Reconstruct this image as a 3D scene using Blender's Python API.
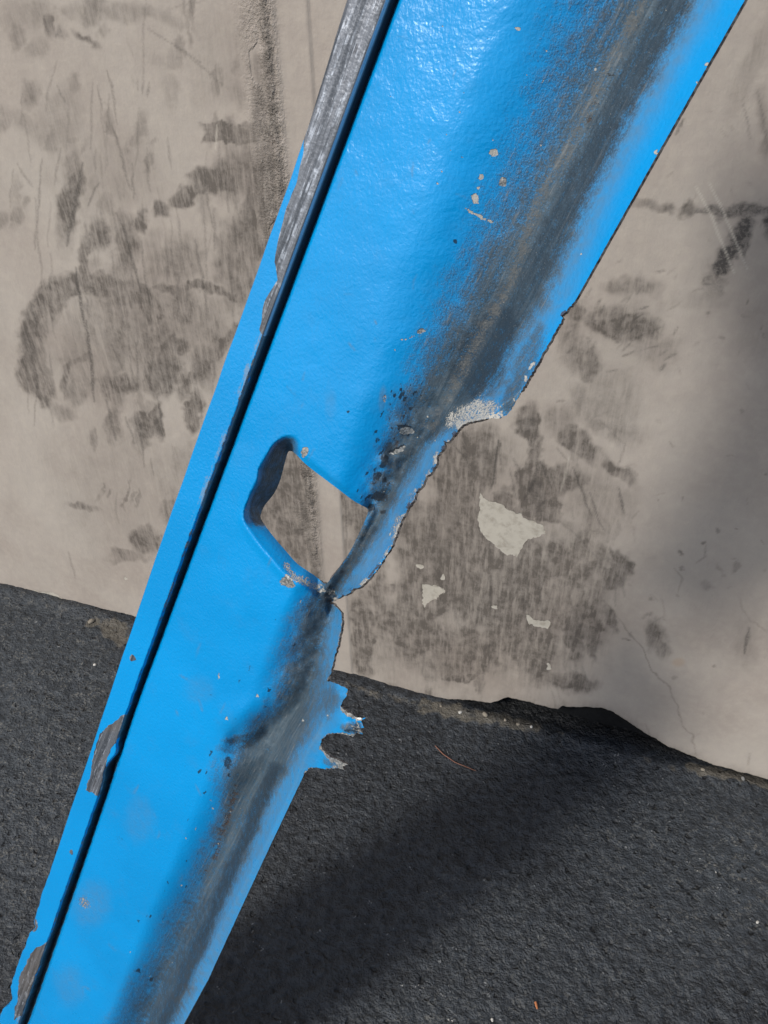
import bpy, math, random
import numpy as np
from mathutils import Matrix, Vector
from mathutils.geometry import delaunay_2d_cdt

sc = bpy.context.scene
for o in list(bpy.data.objects):
    bpy.data.objects.remove(o)
rng = np.random.RandomState(7)
random.seed(7)

# ------------------------------------------------------------------ camera
FOC, CX, CY = 780.0, 384.0, 512.0
R = np.array([[0.94434928, 0.18828716, -0.26972651],      # camera axes (right, down, forward) in world terms
              [0.32839780, -0.58689794, 0.74007141],
              [-0.01895599, -0.78746349, -0.61606973]])
CAM = np.array([0.0, -0.69768, 0.9])
cd = bpy.data.cameras.new('camera')
cam = bpy.data.objects.new('camera', cd)
sc.collection.objects.link(cam)
cd.sensor_fit = 'VERTICAL'
cd.sensor_height = 36.0
cd.lens = FOC / 1024 * 36.0
cd.clip_start = 0.01
cd.clip_end = 200
m = Matrix.Identity(4)
for i in range(3):
    m[i][0] = R[i, 0]; m[i][1] = -R[i, 1]; m[i][2] = -R[i, 2]; m[i][3] = CAM[i]
cam.matrix_world = m
sc.camera = cam

# ------------------------------------------------------------------ light
SUN_AZ, SUN_EL = 29.0, 42.0
az, el = math.radians(SUN_AZ), math.radians(SUN_EL)
LDIR = np.array([math.sin(az) * math.cos(el), math.cos(az) * math.cos(el), -math.sin(el)])
sd = bpy.data.lights.new('sun', 'SUN')
sd.energy = 2.9
sd.angle = math.radians(8.0)
sd.color = (1.0, 0.95, 0.88)
sun = bpy.data.objects.new('sun', sd)
sun.rotation_euler = Vector(LDIR.tolist()).to_track_quat('-Z', 'Y').to_euler()
sun.location = (-1, -2, 2)
sc.collection.objects.link(sun)
w = bpy.data.worlds.new('World'); sc.world = w; w.use_nodes = True
wn = w.node_tree
bg = wn.nodes['Background']
sky = wn.nodes.new('ShaderNodeTexSky'); sky.sky_type = 'NISHITA'; sky.sun_disc = False
sky.sun_elevation = el; sky.dust_density = 2.0; sky.ozone_density = 1.0
sky.sun_rotation = math.atan2(-LDIR[0], -LDIR[1])
wn.links.new(sky.outputs[0], bg.inputs[0]); bg.inputs[1].default_value = 0.14
sc.view_settings.view_transform = 'Standard'
sc.view_settings.look = 'None'
sc.view_settings.exposure = 0.0
sc.view_settings.gamma = 1.0

# ------------------------------------------------------------------ geometry helpers
def proj(P):
    v = (P - CAM) @ R
    return CX + FOC * v[..., 0] / v[..., 2], CY + FOC * v[..., 1] / v[..., 2]

def rays(px, py):
    v = np.stack([np.asarray(px, float) - CX, np.asarray(py, float) - CY, np.full(np.shape(px), FOC)], -1)
    return v @ R.T

def on_wall(px, py):
    d = rays(px, py); t = -CAM[1] / d[..., 1]
    return CAM + d * t[..., None]

def on_ground(px, py):
    d = rays(px, py); t = -CAM[2] / d[..., 2]
    return CAM + d * t[..., None]

def sst(a, b, x):
    t = np.clip((x - a) / (b - a), 0, 1)
    return t * t * (3 - 2 * t)

def hash2(ix, iy, seed):
    h = (ix.astype(np.int64) * 374761393 + iy.astype(np.int64) * 668265263 + seed * 974711) & 0xffffffff
    h = ((h ^ (h >> 13)) * 1274126177) & 0xffffffff
    h = (h ^ (h >> 16)) & 0xffffff
    return h / float(0xffffff)

def vnoise(x, y, seed=0):
    x0 = np.floor(x); y0 = np.floor(y); fx = x - x0; fy = y - y0
    fx = fx * fx * (3 - 2 * fx); fy = fy * fy * (3 - 2 * fy)
    a = hash2(x0, y0, seed); b = hash2(x0 + 1, y0, seed); c = hash2(x0, y0 + 1, seed); d = hash2(x0 + 1, y0 + 1, seed)
    return (a * (1 - fx) + b * fx) * (1 - fy) + (c * (1 - fx) + d * fx) * fy

def fbm(x, y, seed=0, octv=4, gain=.5):
    s = 0; a = 1; t = 0
    for i in range(octv):
        s = s + a * vnoise(x * 2 ** i + 17.3 * i, y * 2 ** i - 9.1 * i, seed + i); t += a; a *= gain
    return s / t

def pdist(px, py, poly):
    """distance to an open polyline and the running parameter 0..1"""
    best = np.full(px.shape, 1e9); par = np.zeros(px.shape)
    n = len(poly) - 1
    for i in range(n):
        (x0, y0), (x1, y1) = poly[i], poly[i + 1]
        dx, dy = x1 - x0, y1 - y0; L = dx * dx + dy * dy + 1e-9
        t = np.clip(((px - x0) * dx + (py - y0) * dy) / L, 0, 1)
        d = np.hypot(px - x0 - t * dx, py - y0 - t * dy)
        k = d < best
        best = np.where(k, d, best); par = np.where(k, (i + t) / n, par)
    return best, par

def inside(px, py, poly):
    r = np.zeros(px.shape, bool); n = len(poly)
    for i in range(n):
        x0, y0 = poly[i]; x1, y1 = poly[(i + 1) % n]
        if y0 == y1: continue
        c = ((y0 > py) != (y1 > py)) & (px < (x1 - x0) * (py - y0) / (y1 - y0) + x0)
        r ^= c
    return r

class Mask:
    """a wear or dirt map over a surface, authored as strokes and stored on its vertices"""
    def __init__(s, px, py, warp=None):
        if warp:                                            # ragged outlines: (amount, size) pairs
            wx_, wy_ = 0, 0
            for i, (am, sz) in enumerate(warp):
                wx_ = wx_ + am * 2 * (fbm(px / sz, py / sz, 201 + i, 3) - .5)
                wy_ = wy_ + am * 2 * (fbm(px / sz + 31, py / sz - 17, 301 + i, 3) - .5)
            px, py = px + wx_, py + wy_
        s.px, s.py = px, py; s.v = np.zeros(px.shape)
    def _sel(s, x0, x1, y0, y1):
        return np.nonzero((s.px > x0) & (s.px < x1) & (s.py > y0) & (s.py < y1))[0]
    def blob(s, cx, cy, rx, ry, st=1.0, rot=0, soft=.5):
        r = max(rx, ry) * (1 + soft) + 2
        k = s._sel(cx - r, cx + r, cy - r, cy + r)
        if not len(k): return
        c, n = math.cos(math.radians(rot)), math.sin(math.radians(rot))
        dx, dy = s.px[k] - cx, s.py[k] - cy
        q = np.hypot((dx * c + dy * n) / rx, (-dx * n + dy * c) / ry)
        q = q + .35 * (fbm(s.px[k] / 9, s.py[k] / 9, 5, 2) - .5)
        s.v[k] = np.maximum(s.v[k], st * (1 - sst(1 - soft, 1 + soft, q)))
    def quad(s, cx, cy, rx, ry, st=1.0, rot=0, soft=.15):
        r = math.hypot(rx, ry) * 1.3 + 2
        k = s._sel(cx - r, cx + r, cy - r, cy + r)
        if not len(k): return
        c, n = math.cos(math.radians(rot)), math.sin(math.radians(rot))
        dx, dy = s.px[k] - cx, s.py[k] - cy
        q = np.maximum(np.abs((dx * c + dy * n) / rx), np.abs((-dx * n + dy * c) / ry))
        q = q + .3 * (fbm(s.px[k] / 7, s.py[k] / 14, 8, 2) - .5)
        s.v[k] = np.maximum(s.v[k], st * (1 - sst(1 - soft, 1 + soft, q)))
    def line(s, poly, wd, st=1.0, soft=None, taper=True):
        xs = [p[0] for p in poly]; ys = [p[1] for p in poly]; r = wd * 2 + 4
        k = s._sel(min(xs) - r, max(xs) + r, min(ys) - r, max(ys) + r)
        if not len(k): return
        d, t = pdist(s.px[k], s.py[k], poly)
        if taper:
            wk = wd * (0.35 + .65 * np.sin(np.pi * np.clip(t, .02, .98)))
        else:
            wk = wd * (0.7 + .6 * vnoise(s.px[k] / 11, s.py[k] / 11, 3))
        sf = soft if soft else max(1.0, wd * .6)
        s.v[k] = np.maximum(s.v[k], st * (1 - sst(wk - sf * .5, wk + sf, d)))
    def poly(s, pts, st=1.0, soft=2.0):
        xs = [p[0] for p in pts]; ys = [p[1] for p in pts]
        k = s._sel(min(xs) - 6, max(xs) + 6, min(ys) - 6, max(ys) + 6)
        if not len(k): return
        d, _ = pdist(s.px[k], s.py[k], pts + [pts[0]])
        d = np.where(inside(s.px[k], s.py[k], pts), d, -d)
        s.v[k] = np.maximum(s.v[k], st * sst(-soft, soft, d))

def tag(o, label=None, cat=None, group=None, kind=None):
    if label: o['label'] = label
    if cat: o['category'] = cat
    if group: o['group'] = group
    if kind: o['kind'] = kind
    return o

def mesh_obj(name, verts, faces, mat=None, parent=None, attrs=None, smooth=True, lnormals=None):
    """faces: (n,3) or (n,4) int array, or a list of such arrays"""
    if not isinstance(faces, list): faces = [faces]
    me = bpy.data.meshes.new(name)
    verts = np.asarray(verts, np.float32)
    me.vertices.add(len(verts)); me.vertices.foreach_set('co', verts.ravel())
    loops = np.concatenate([f.ravel() for f in faces]).astype(np.int32)
    tot = np.concatenate([np.full(len(f), f.shape[1]) for f in faces]).astype(np.int32)
    start = np.concatenate([[0], np.cumsum(tot)[:-1]]).astype(np.int32)
    me.loops.add(len(loops)); me.loops.foreach_set('vertex_index', loops)
    me.polygons.add(len(tot)); me.polygons.foreach_set('loop_start', start)
    me.polygons.foreach_set('loop_total', tot)
    me.polygons.foreach_set('use_smooth', np.full(len(tot), smooth))
    me.update(calc_edges=True)
    me.validate(clean_customdata=False)
    for k, v in (attrs or {}).items():
        a = me.attributes.new(k, 'FLOAT_COLOR', 'POINT')
        a.data.foreach_set('color', np.asarray(v, np.float32).ravel())
    if lnormals is not None:
        me.normals_split_custom_set(lnormals.tolist())
    if mat: me.materials.append(mat)
    o = bpy.data.objects.new(name, me); sc.collection.objects.link(o)
    if parent: o.parent = parent
    return o

def grid_faces(nr, nc):
    i = np.arange(nr - 1)[:, None] * nc + np.arange(nc - 1)[None, :]
    i = i.ravel()
    return np.stack([i, i + 1, i + nc + 1, i + nc], -1)

# ------------------------------------------------------------------ material helpers
class NT:
    def __init__(s, name):
        s.m = bpy.data.materials.new(name); s.m.use_nodes = True
        s.t = s.m.node_tree; s.b = s.t.nodes['Principled BSDF']
        s.co = s.t.nodes.new('ShaderNodeTexCoord').outputs['Object']
    def n(s, typ, ins=None, **kw):
        nd = s.t.nodes.new(typ)
        for k, v in kw.items(): setattr(nd, k, v)
        for k, v in (ins or {}).items(): s.put(nd.inputs[k], v)
        return nd
    def put(s, sock, v):
        if isinstance(v, bpy.types.NodeSocket): s.t.links.new(v, sock)
        else:
            if sock.type == 'RGBA' and len(v) == 3: v = (*v, 1)
            sock.default_value = v
    def map(s, scale=(1, 1, 1), rot=(0, 0, 0)):
        return s.n('ShaderNodeMapping', {0: s.co, 'Scale': scale, 'Rotation': rot}).outputs[0]
    def noise(s, scale, detail=4, rough=.55, vec=None, dist=0):
        return s.n('ShaderNodeTexNoise', {'Vector': vec or s.co, 'Scale': scale, 'Detail': detail, 'Roughness': rough, 'Distortion': dist}).outputs[0]
    def voro(s, scale, out='Distance', vec=None, feature='F1', rnd=1.0):
        nd = s.n('ShaderNodeTexVoronoi', {'Vector': vec or s.co, 'Scale': scale, 'Randomness': rnd}, feature=feature)
        return nd.outputs[out]
    def math(s, op, a, b=0.0, c=None, clamp=False):
        nd = s.n('ShaderNodeMath', {0: a, 1: b}, operation=op, use_clamp=clamp)
        if c is not None: s.put(nd.inputs[2], c)
        return nd.outputs[0]
    def ramp(s, v, a, b, lo=0.0, hi=1.0, smooth=True):
        return s.n('ShaderNodeMapRange', {0: v, 1: a, 2: b, 3: lo, 4: hi}, interpolation_type='SMOOTHSTEP' if smooth else 'LINEAR').outputs[0]
    def mix(s, f, a, b, mode='MIX'):
        nd = s.n('ShaderNodeMix', data_type='RGBA', blend_type=mode)
        s.put(nd.inputs[0], f); s.put(nd.inputs[6], a); s.put(nd.inputs[7], b)
        return nd.outputs[2]
    def attr(s, name):
        a = s.n('ShaderNodeAttribute', attribute_name=name)
        sp = s.n('ShaderNodeSeparateColor', {0: a.outputs['Color']})
        return sp.outputs[0], sp.outputs[1], sp.outputs[2], a.outputs['Alpha']
    def cut(s, mask, noise, amt=.5, w=.06, at=.5):
        """ragged edge: the mask pushed about by the noise, then cut"""
        v = s.math('ADD', mask, s.math('MULTIPLY', s.math('SUBTRACT', noise, .5), amt))
        return s.ramp(v, at - w, at + w)
    def bump(s, h, dist, strength=1.0, prev=None):
        nd = s.n('ShaderNodeBump', {'Height': h, 'Distance': dist, 'Strength': strength})
        if prev: s.put(nd.inputs['Normal'], prev)
        return nd.outputs[0]
    def out(s, **kw):
        for k, v in kw.items(): s.put(s.b.inputs[k.replace('_', ' ')], v)
        return s.m

# ================================================================== GROUND
def mat_asphalt():
    t = NT('black_asphalt')
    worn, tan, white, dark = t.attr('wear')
    n1 = t.noise(60, 5, .6); n2 = t.noise(320, 4, .6); n3 = t.noise(14, 3, .5)
    wrp = t.n('ShaderNodeVectorMath', {0: t.co, 1: t.n('ShaderNodeVectorMath', {0: t.n('ShaderNodeTexNoise', {'Vector': t.co, 'Scale': 90.0, 'Detail': 2.0}).outputs[1], 'Scale': .012}, operation='SCALE').outputs[0]}, operation='ADD').outputs[0]
    v1 = t.voro(72, vec=wrp); v2 = t.voro(210, vec=wrp)
    vc = t.voro(150, out='Color', vec=wrp)
    cellr = t.n('ShaderNodeSeparateColor', {0: t.voro(105, out='Color', vec=wrp)}).outputs[0]
    base = t.mix(t.math('ADD', t.math('MULTIPLY', t.ramp(n1, .25, .75), .35), t.math('MULTIPLY', cellr, .0)), (.0, .0, .0), (.05, .05, .05))
    nG = t.noise(100, 3, .62)
    base = t.mix(t.math('ADD', t.math('MULTIPLY', t.ramp(n1, .25, .75), .25), t.math('MULTIPLY', t.ramp(nG, .36, .64), .75)), (.0075, .0092, .0112), (.030, .036, .043))
    base = t.mix(t.math('MULTIPLY', worn, .35), base, (.060, .075, .088))  # worn patches, plus sheen painted into the left of the asphalt
    base = t.mix(t.math('MULTIPLY', t.ramp(n2, .48, .72), .5), base, (.060, .067, .073))
    pit = t.math('MULTIPLY', t.ramp(v1, .26, .12), t.math('GREATER_THAN', cellr, .35))
    base = t.mix(t.math('MULTIPLY', pit, .7), base, (.006, .007, .008))
    rim = t.math('MULTIPLY', t.ramp(n2, .5, .62), t.math('MULTIPLY', worn, t.ramp(n1, .42, .62)))
    base = t.mix(t.math('MULTIPLY', rim, .8), base, (.17, .165, .145))
    sep = t.n('ShaderNodeSeparateColor', {0: vc}).outputs[0]
    fleck = t.math('MULTIPLY', t.math('GREATER_THAN', sep, .955), t.ramp(v2, .28, .2))
    base = t.mix(t.math('MULTIPLY', fleck, .5), base, (.26, .27, .27))
    tn = t.cut(tan, n1, .9, .12)
    base = t.mix(t.math('MULTIPLY', tn, .75), base, t.mix(n2, (.04, .038, .032), (.17, .15, .115)))
    wh = t.cut(white, t.noise(260, 3, .6), 1.3, .05, .62)
    base = t.mix(wh, base, (.42, .41, .38))
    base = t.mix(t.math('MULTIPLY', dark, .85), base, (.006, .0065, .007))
    h = t.math('SUBTRACT', t.math('ADD', t.math('MULTIPLY', nG, 1.6), t.math('MULTIPLY', n2, .45)), t.math('MULTIPLY', pit, .9))
    h = t.math('ADD', h, t.math('MULTIPLY', n1, .6))
    b = t.bump(h, .0034, .9)
    b = t.bump(t.ramp(v2, .5, .1), .0006, .8, b)
    return t.out(Base_Color=base, Roughness=t.ramp(n2, .35, .65, .40, .75), Normal=b, Specular_IOR_Level=.45)

def axis(lo, hi, step, far_lo, far_hi):
    core = np.arange(lo, hi + step * .5, step)
    def tail(a, b):
        n = 26; g = np.linspace(0, 1, n)[1:]
        return a + np.sign(b - a) * (abs(b - a) * g ** 3 + step * np.arange(1, n) * .5)
    return np.concatenate([tail(lo, far_lo)[::-1], core, tail(hi, far_hi)])

gx = axis(-1.05, .42, .0032, -14, 14)
gy = np.concatenate([axis(-.66, .03, .0032, -14, 14)])
gy = gy[gy < .035]
gy = np.concatenate([gy, [.12]])
X, Y = np.meshgrid(gx, gy)
Z = (fbm(X * 70, Y * 70, 11, 3) - .5) * .0028 + (fbm(X * 9, Y * 9, 31, 3) - .5) * .006
Z += -.0022 * np.clip(vnoise(X * 110, Y * 110, 77) - .66, 0, 1) * 3
Z += .004 * np.exp(-((Y + .012) / .012) ** 2) * (.3 + vnoise(X * 30, Y * 8, 61))
fade = sst(1.4, .9, np.abs(X + .3)) * sst(-1.1, -.75, Y)
Z = Z * fade
GP = np.stack([X, Y, Z], -1).reshape(-1, 3)
gpx, gpy = proj(GP * [1, 1, 0]); vis = (GP[:, 1] > -.9)
gpx = np.where(vis, gpx, -999); gpy = np.where(vis, gpy, -999)
worn_sheen = Mask(gpx, gpy); mt = Mask(gpx, gpy, [(4, 12), (2, 5)]); mh = Mask(gpx, gpy, [(6, 14), (3, 5)]); md = Mask(gpx, gpy)
worn_sheen.blob(700, 880, 110, 90, .45); worn_sheen.blob(600, 830, 60, 30, .4); worn_sheen.blob(40, 760, 110, 190, .75); worn_sheen.blob(470, 900, 60, 25, .35)  # the blobs at far left paint the asphalt's sheen
worn_sheen.blob(740, 870, 40, 50, .8); worn_sheen.blob(560, 960, 160, 60, .3); worn_sheen.blob(50, 700, 60, 70, .35); worn_sheen.blob(450, 1010, 120, 15, .5)
mt.line([(395, 700), (430, 706), (470, 716), (520, 728), (560, 733)], 3, .5, 5, False)
mt.line([(425, 706), (500, 722), (535, 729)], 7, .6, 7, False)
mt.line([(690, 768), (735, 778), (768, 785)], 6, .7, 6, False); mt.line([(640, 758), (700, 775)], 4, .4, 4, False)
mt.line([(0, 594), (40, 604), (75, 612), (110, 622), (135, 634)], 4, .35, 7, False); mt.blob(112, 628, 18, 10, .75)
mt.blob(120, 640, 10, 8, .7); mt.blob(92, 622, 10, 5, .8); mt.line([(345, 684), (400, 700)], 3, .5, 4, False)
mh.line([(378, 972), (400, 984), (425, 986), (452, 998), (470, 1004)], 3.0, .5, 8, False)
mh.blob(720, 868, 34, 14, .36); mh.blob(455, 1018, 14, 5, .5)
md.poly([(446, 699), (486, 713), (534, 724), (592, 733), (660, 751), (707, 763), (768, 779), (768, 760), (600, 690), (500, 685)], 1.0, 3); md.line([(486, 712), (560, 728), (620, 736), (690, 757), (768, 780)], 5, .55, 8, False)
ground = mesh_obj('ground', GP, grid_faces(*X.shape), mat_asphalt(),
                  attrs={'wear': np.stack([worn_sheen.v, mt.v, mh.v, md.v], -1)})
tag(ground, 'black pitted asphalt at the foot of the beige wall', kind='structure')

# ================================================================== WALL
EDGE = [(-80, 561), (0, 583), (10, 588), (22, 592), (40, 596), (60, 602), (90, 606), (112, 611), (130, 616), (200, 637), (300, 664), (345, 678), (372, 685), (400, 690),
        (420, 693), (446, 699), (470, 700), (491, 703), (500, 700), (508, 697), (530, 702), (552, 708), (558, 709), (562, 706),
        (601, 707), (612, 711), (625, 719), (649, 735), (668, 747), (687, 755), (716, 766), (740, 772), (768, 779), (860, 806)]
ew = on_wall(np.array([e[0] for e in EDGE]), np.array([e[1] for e in EDGE]))

def mat_wall():
    t = NT('beige_plaster')
    dirt, black, patch, lscr = t.attr('dirt')
    line, crack, ridge, warm = t.attr('marks')
    nA = t.noise(7, 4, .55); nB = t.noise(90, 5, .65); nC = t.noise(420, 3, .6)
    st = t.noise(1, 5, .65, t.map((160, 160, 26)))       # upright streaks
    st2 = t.noise(1, 4, .6, t.map((420, 420, 60)))
    base = t.mix(t.ramp(nA, .3, .7), (.330, .290, .256), (.388, .352, .312))
    base = t.mix(t.math('MULTIPLY', t.ramp(nB, .35, .75), .35), base, (.45, .405, .345))
    base = t.mix(t.math('MULTIPLY', warm, .45), base, (.36, .26, .17))
    # rubbed on grey dirt, broken by the streaks
    nD = t.noise(38, 7, .74, dist=.4)
    d = t.math('MULTIPLY', dirt, t.ramp(st, .3, .6, .55, 1.1))
    d = t.math('MULTIPLY', d, t.ramp(nD, .25, .7, .55, 1.15))
    d = t.math('MULTIPLY', d, t.ramp(nB, .3, .68, .75, 1.12))
    d = t.math('MULTIPLY', d, t.ramp(st2, .3, .7, .85, 1.08), clamp=True)
    d = t.math('ADD', d, t.math('MULTIPLY', t.ramp(nD, .5, .75), .07), clamp=True)
    base = t.mix(t.math('MULTIPLY', d, .82), base, (.062, .053, .046))
    bk = t.math('MULTIPLY', black, t.ramp(nC, .3, .7, .6, 1.1), clamp=True)
    base = t.mix(t.math('MULTIPLY', bk, .88), base, (.035, .033, .033))
    ln = t.math('MULTIPLY', line, t.ramp(nC, .3, .62, .35, 1.0), clamp=True)
    base = t.mix(t.math('MULTIPLY', ln, .8), base, (.05, .046, .042))
    base = t.mix(t.math('MULTIPLY', lscr, .75), base, (.56, .52, .45))
    base = t.mix(t.math('MULTIPLY', t.math('MULTIPLY', crack, t.ramp(nB, .3, .6, .3, 1)), .6), base, (.12, .10, .085))
    rg = t.math('MULTIPLY', ridge, t.ramp(nB, .38, .62), clamp=True)
    base = t.mix(t.math('MULTIPLY', rg, .7), base, (.12, .108, .095))
    sp = t.math('MULTIPLY', ridge, t.math('GREATER_THAN', nC, .64))
    base = t.mix(t.math('MULTIPLY', sp, .6), base, (.5, .47, .42))
    pt = t.cut(patch, t.noise(220, 4, .65), .9, .05)
    base = t.mix(pt, base, t.mix(t.math('MULTIPLY', t.ramp(nB, .45, .7), .7), (.44, .415, .36), (.27, .245, .205)))
    b = t.bump(t.math('ADD', t.math('MULTIPLY', nB, .7), t.math('MULTIPLY', nC, .3)), .0009, .6)
    b = t.bump(t.noise(1, 4, .6, t.map((30, 30, 12))), .004, .35, b)
    b = t.bump(t.math('SUBTRACT', 1.0, pt), .0006, .8, b)
    b = t.bump(t.math('SUBTRACT', 1.0, crack), .0004, .6, b)
    b = t.bump(t.math('MULTIPLY', ridge, nC), .006, .8, b)
    return t.out(Base_Color=base, Roughness=.62, Normal=b, Specular_IOR_Level=.3)

wx = axis(-1.02, .30, .0015, -2.2, 1.6)
zt = np.concatenate([np.linspace(0, 1, 600) ** 1.0 * .92, .92 + np.linspace(0, 1, 22)[1:] ** 1.4 * 1.3])
zb = np.interp(wx, ew[:, 0], ew[:, 2], left=.0, right=.0)
zb = zb + (vnoise(wx * 120, wx * 0, 4) - .5) * .002 + (vnoise(wx * 400, wx * 0, 9) - .5) * .0012
WX, T = np.meshgrid(wx, zt)
ZB = np.broadcast_to(zb, WX.shape)
WZ = ZB * (1 - np.clip(T / .92, 0, 1)) + T
WY = np.zeros(WX.shape)
ctr = np.exp(-((WX + .350) / .0075) ** 2)
WY += -.0022 * ctr * (.25 + vnoise(WX * 260, WZ * 160, 3) * 1.3)         # trowelled ridge
strip = sst(-.347, -.342, WX) * sst(-.3085, -.3115, WX)
WY += -.0016 * strip
WY += (fbm(WX * 6, WZ * 6, 21, 3) - .5) * .006 + (fbm(WX * 38, WZ * 22, 91, 2) - .5) * .0008
WP = np.stack([WX, WY, WZ], -1).reshape(-1, 3)
px, py = proj(WP * [1, 0, 1])
ok = (px > -60) & (px < 830) & (py > -80) & (py < 860)
px = np.where(ok, px, -9999.); py = np.where(ok, py, -9999.)
D = Mask(px, py, [(7, 22), (4, 6)]); B = Mask(px, py, [(6, 16), (4, 6)]); P = Mask(px, py, [(3, 9), (1.5, 4)]); LS = Mask(px, py, [(2, 30)])
LN = Mask(px, py, [(3, 30), (1, 6)]); CR = Mask(px, py, [(4, 22), (2.5, 7)]); WM = Mask(px, py)
# --- left field of hand marks
for a in [(48, 25, 4, 12, .6), (85, 38, 14, 4, .55, 38), (15, 35, 8, 12, .35), (35, 45, 10, 12, .3), (28, 95, 9, 16, .4),
          (60, 118, 22, 28, .28), (215, 180, 25, 13, .85, -20), (182, 197, 14, 8, .8, -25), (160, 209, 8, 9, .95), (143, 222, 5, 10, .7),
          (70, 200, 11, 45, .7, 6), (97, 235, 10, 17, .8), (86, 262, 6, 36, .6), (125, 245, 14, 32, .55), (182, 262, 22, 26, .45), (155, 262, 10, 30, .3),
          (240, 262, 24, 46, .55), (265, 195, 14, 34, .8), (262, 120, 10, 60, .4), (130, 300, 24, 11, .75), (185, 305, 15, 20, .65), (175, 347, 18, 11, .7),
          (163, 372, 19, 20, .9, 20), (158, 421, 6.5, 17, 1.0), (143, 425, 10, 15, .65), (197, 412, 8, 19, .95), (115, 384, 20, 10, .65),
          (95, 350, 40, 50, .3), (140, 330, 60, 50, .38), (75, 392, 9, 12, .45), (60, 412, 16, 8, .35), (115, 425, 8, 22, .45),
          (147, 538, 17, 13, .7), (170, 510, 9, 12, .5), (130, 557, 22, 5, .4), (85, 505, 16, 4, .5, 15), (205, 365, 14, 20, .5), (210, 330, 20, 30, .35),
          (110, 170, 60, 40, .16), (220, 60, 30, 40, .16), (120, 480, 70, 60, .14), (190, 480, 30, 40, .25), (25, 15, 30, 14, .25), (170, 60, 16, 8, .2)]:
    D.blob(*a)
D.blob(262, 205, 18, 60, .8, 3); D.blob(240, 175, 26, 30, .5); D.line([(262, 60), (268, 140), (272, 250)], 9, .5, 8, False)
D.quad(223, 133, 24, 12, .85, 2); D.quad(245, 134, 14, 13, .5)
for p_, wd, st in [([(42, 402), (30, 382), (26, 350), (32, 318), (48, 298), (70, 287), (100, 283), (140, 293), (160, 312)], 9, .95),
                   ([(47, 395), (38, 360), (42, 322), (62, 302)], 8, .55), ([(120, 292), (145, 300), (150, 320)], 8, .7),
                   ([(66, 397), (64, 380), (72, 364), (92, 358)], 4, .5), ([(185, 385), (208, 360), (240, 325)], 5, .75),
                   ([(60, 10), (110, 14), (150, 12), (185, 25)], 6, .28), ([(150, 290), (200, 287), (238, 300)], 4, .7),
                   ([(0, 110), (40, 135), (90, 150)], 7, .22)]:
    D.line(p_, wd, st, wd)
B.blob(61, 32, 5, 8, .55); B.blob(158, 421, 4, 12, .3); B.blob(160, 209, 5, 7, .3); B.blob(30, 345, 7, 26, .25, -8); B.blob(163, 372, 12, 14, .25)
for a in [((145, 0), (143, 90), .7, .35), ((83, 163), (68, 245), 2, .7), ((42, 160), (35, 250), .9, .5), ((35, 200), (42, 290), .9, .4), ((98, 182), (88, 206), 1, .6),
          ((118, 215), (141, 292), 1.2, .75), ((110, 250), (125, 330), .8, .4), ((75, 268), (88, 332), 1.5, .85), ((88, 320), (94, 402), 1.5, .75),
          ((30, 303), (41, 342), 1, .7), ((150, 30), (200, 62), .8, .45), ((175, 45), (228, 88), .8, .4), ((204, 200), (207, 320), .9, .4),
          ((16, 165), (32, 188), 1, .4), ((92, 85), (90, 150), .8, .45), ((112, 125), (132, 190), .9, .5), ((60, 150), (55, 185), .8, .4),
          ((178, 210), (183, 262), 1, .4), ((107, 400), (116, 440), 1.3, .6), ((228, 250), (236, 330), 1, .4), ((140, 240), (152, 330), 1, .5), ((195, 240), (208, 312), 1.2, .55),
          ((67, 552), (75, 578), .9, .4), ((215, 210), (214, 250), 1, .5), ((55, 60), (45, 110), .7, .35), ((260, 20), (268, 45), 1.6, .7), ((170, 10), (205, 0), .7, .3)]:
    LN.line([a[0], a[1]], a[2], a[3], 1.3)
for i in range(4): LN.line([(131 + i * 6.5, 76 + i * 2), (133 + i * 5.5, 88 + i * 3)], .9, .25 + .12 * i, 1.6)
for i, (dx_, l_) in enumerate([(0, 17), (9, 12), (24, 24), (31, 10), (38, 18)]): D.blob(101 + dx_, 494 + i, 2.6, l_ * .5, .35 + .1 * (i % 3), 8)
for i in range(90):
    x = rng.normal(140, 62); y = rng.normal(250, 120)
    LN.line([(x, y), (x + rng.normal(3, 4), y + rng.uniform(14, 60))], rng.uniform(.4, 1.0), rng.uniform(.2, .55), 1.3)
for i in range(40):
    x = rng.uniform(0, 270); y = rng.uniform(0, 220)
    D.blob(x, y, rng.uniform(3, 9), rng.uniform(6, 22), rng.uniform(.15, .42), rng.uniform(-25, 25))
for i in range(34):
    x = rng.normal(140, 45); y = rng.normal(350, 60)
    D.blob(x, y, rng.uniform(3, 10), rng.uniform(6, 24), rng.uniform(.2, .5), rng.uniform(-20, 20))
# --- seen through the cut-out
D.blob(294, 500, 15, 70, .95, -3); D.blob(268, 500, 14, 50, .5); D.blob(276, 560, 16, 30, .5); D.blob(362, 505, 20, 45, .85); D.blob(300, 600, 12, 40, .5)
LN.line([(305, 470), (316, 640)], 1.6, .5, 2); LN.line([(345.5, 400), (346.5, 560)], .8, .6, 1.2)
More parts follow.
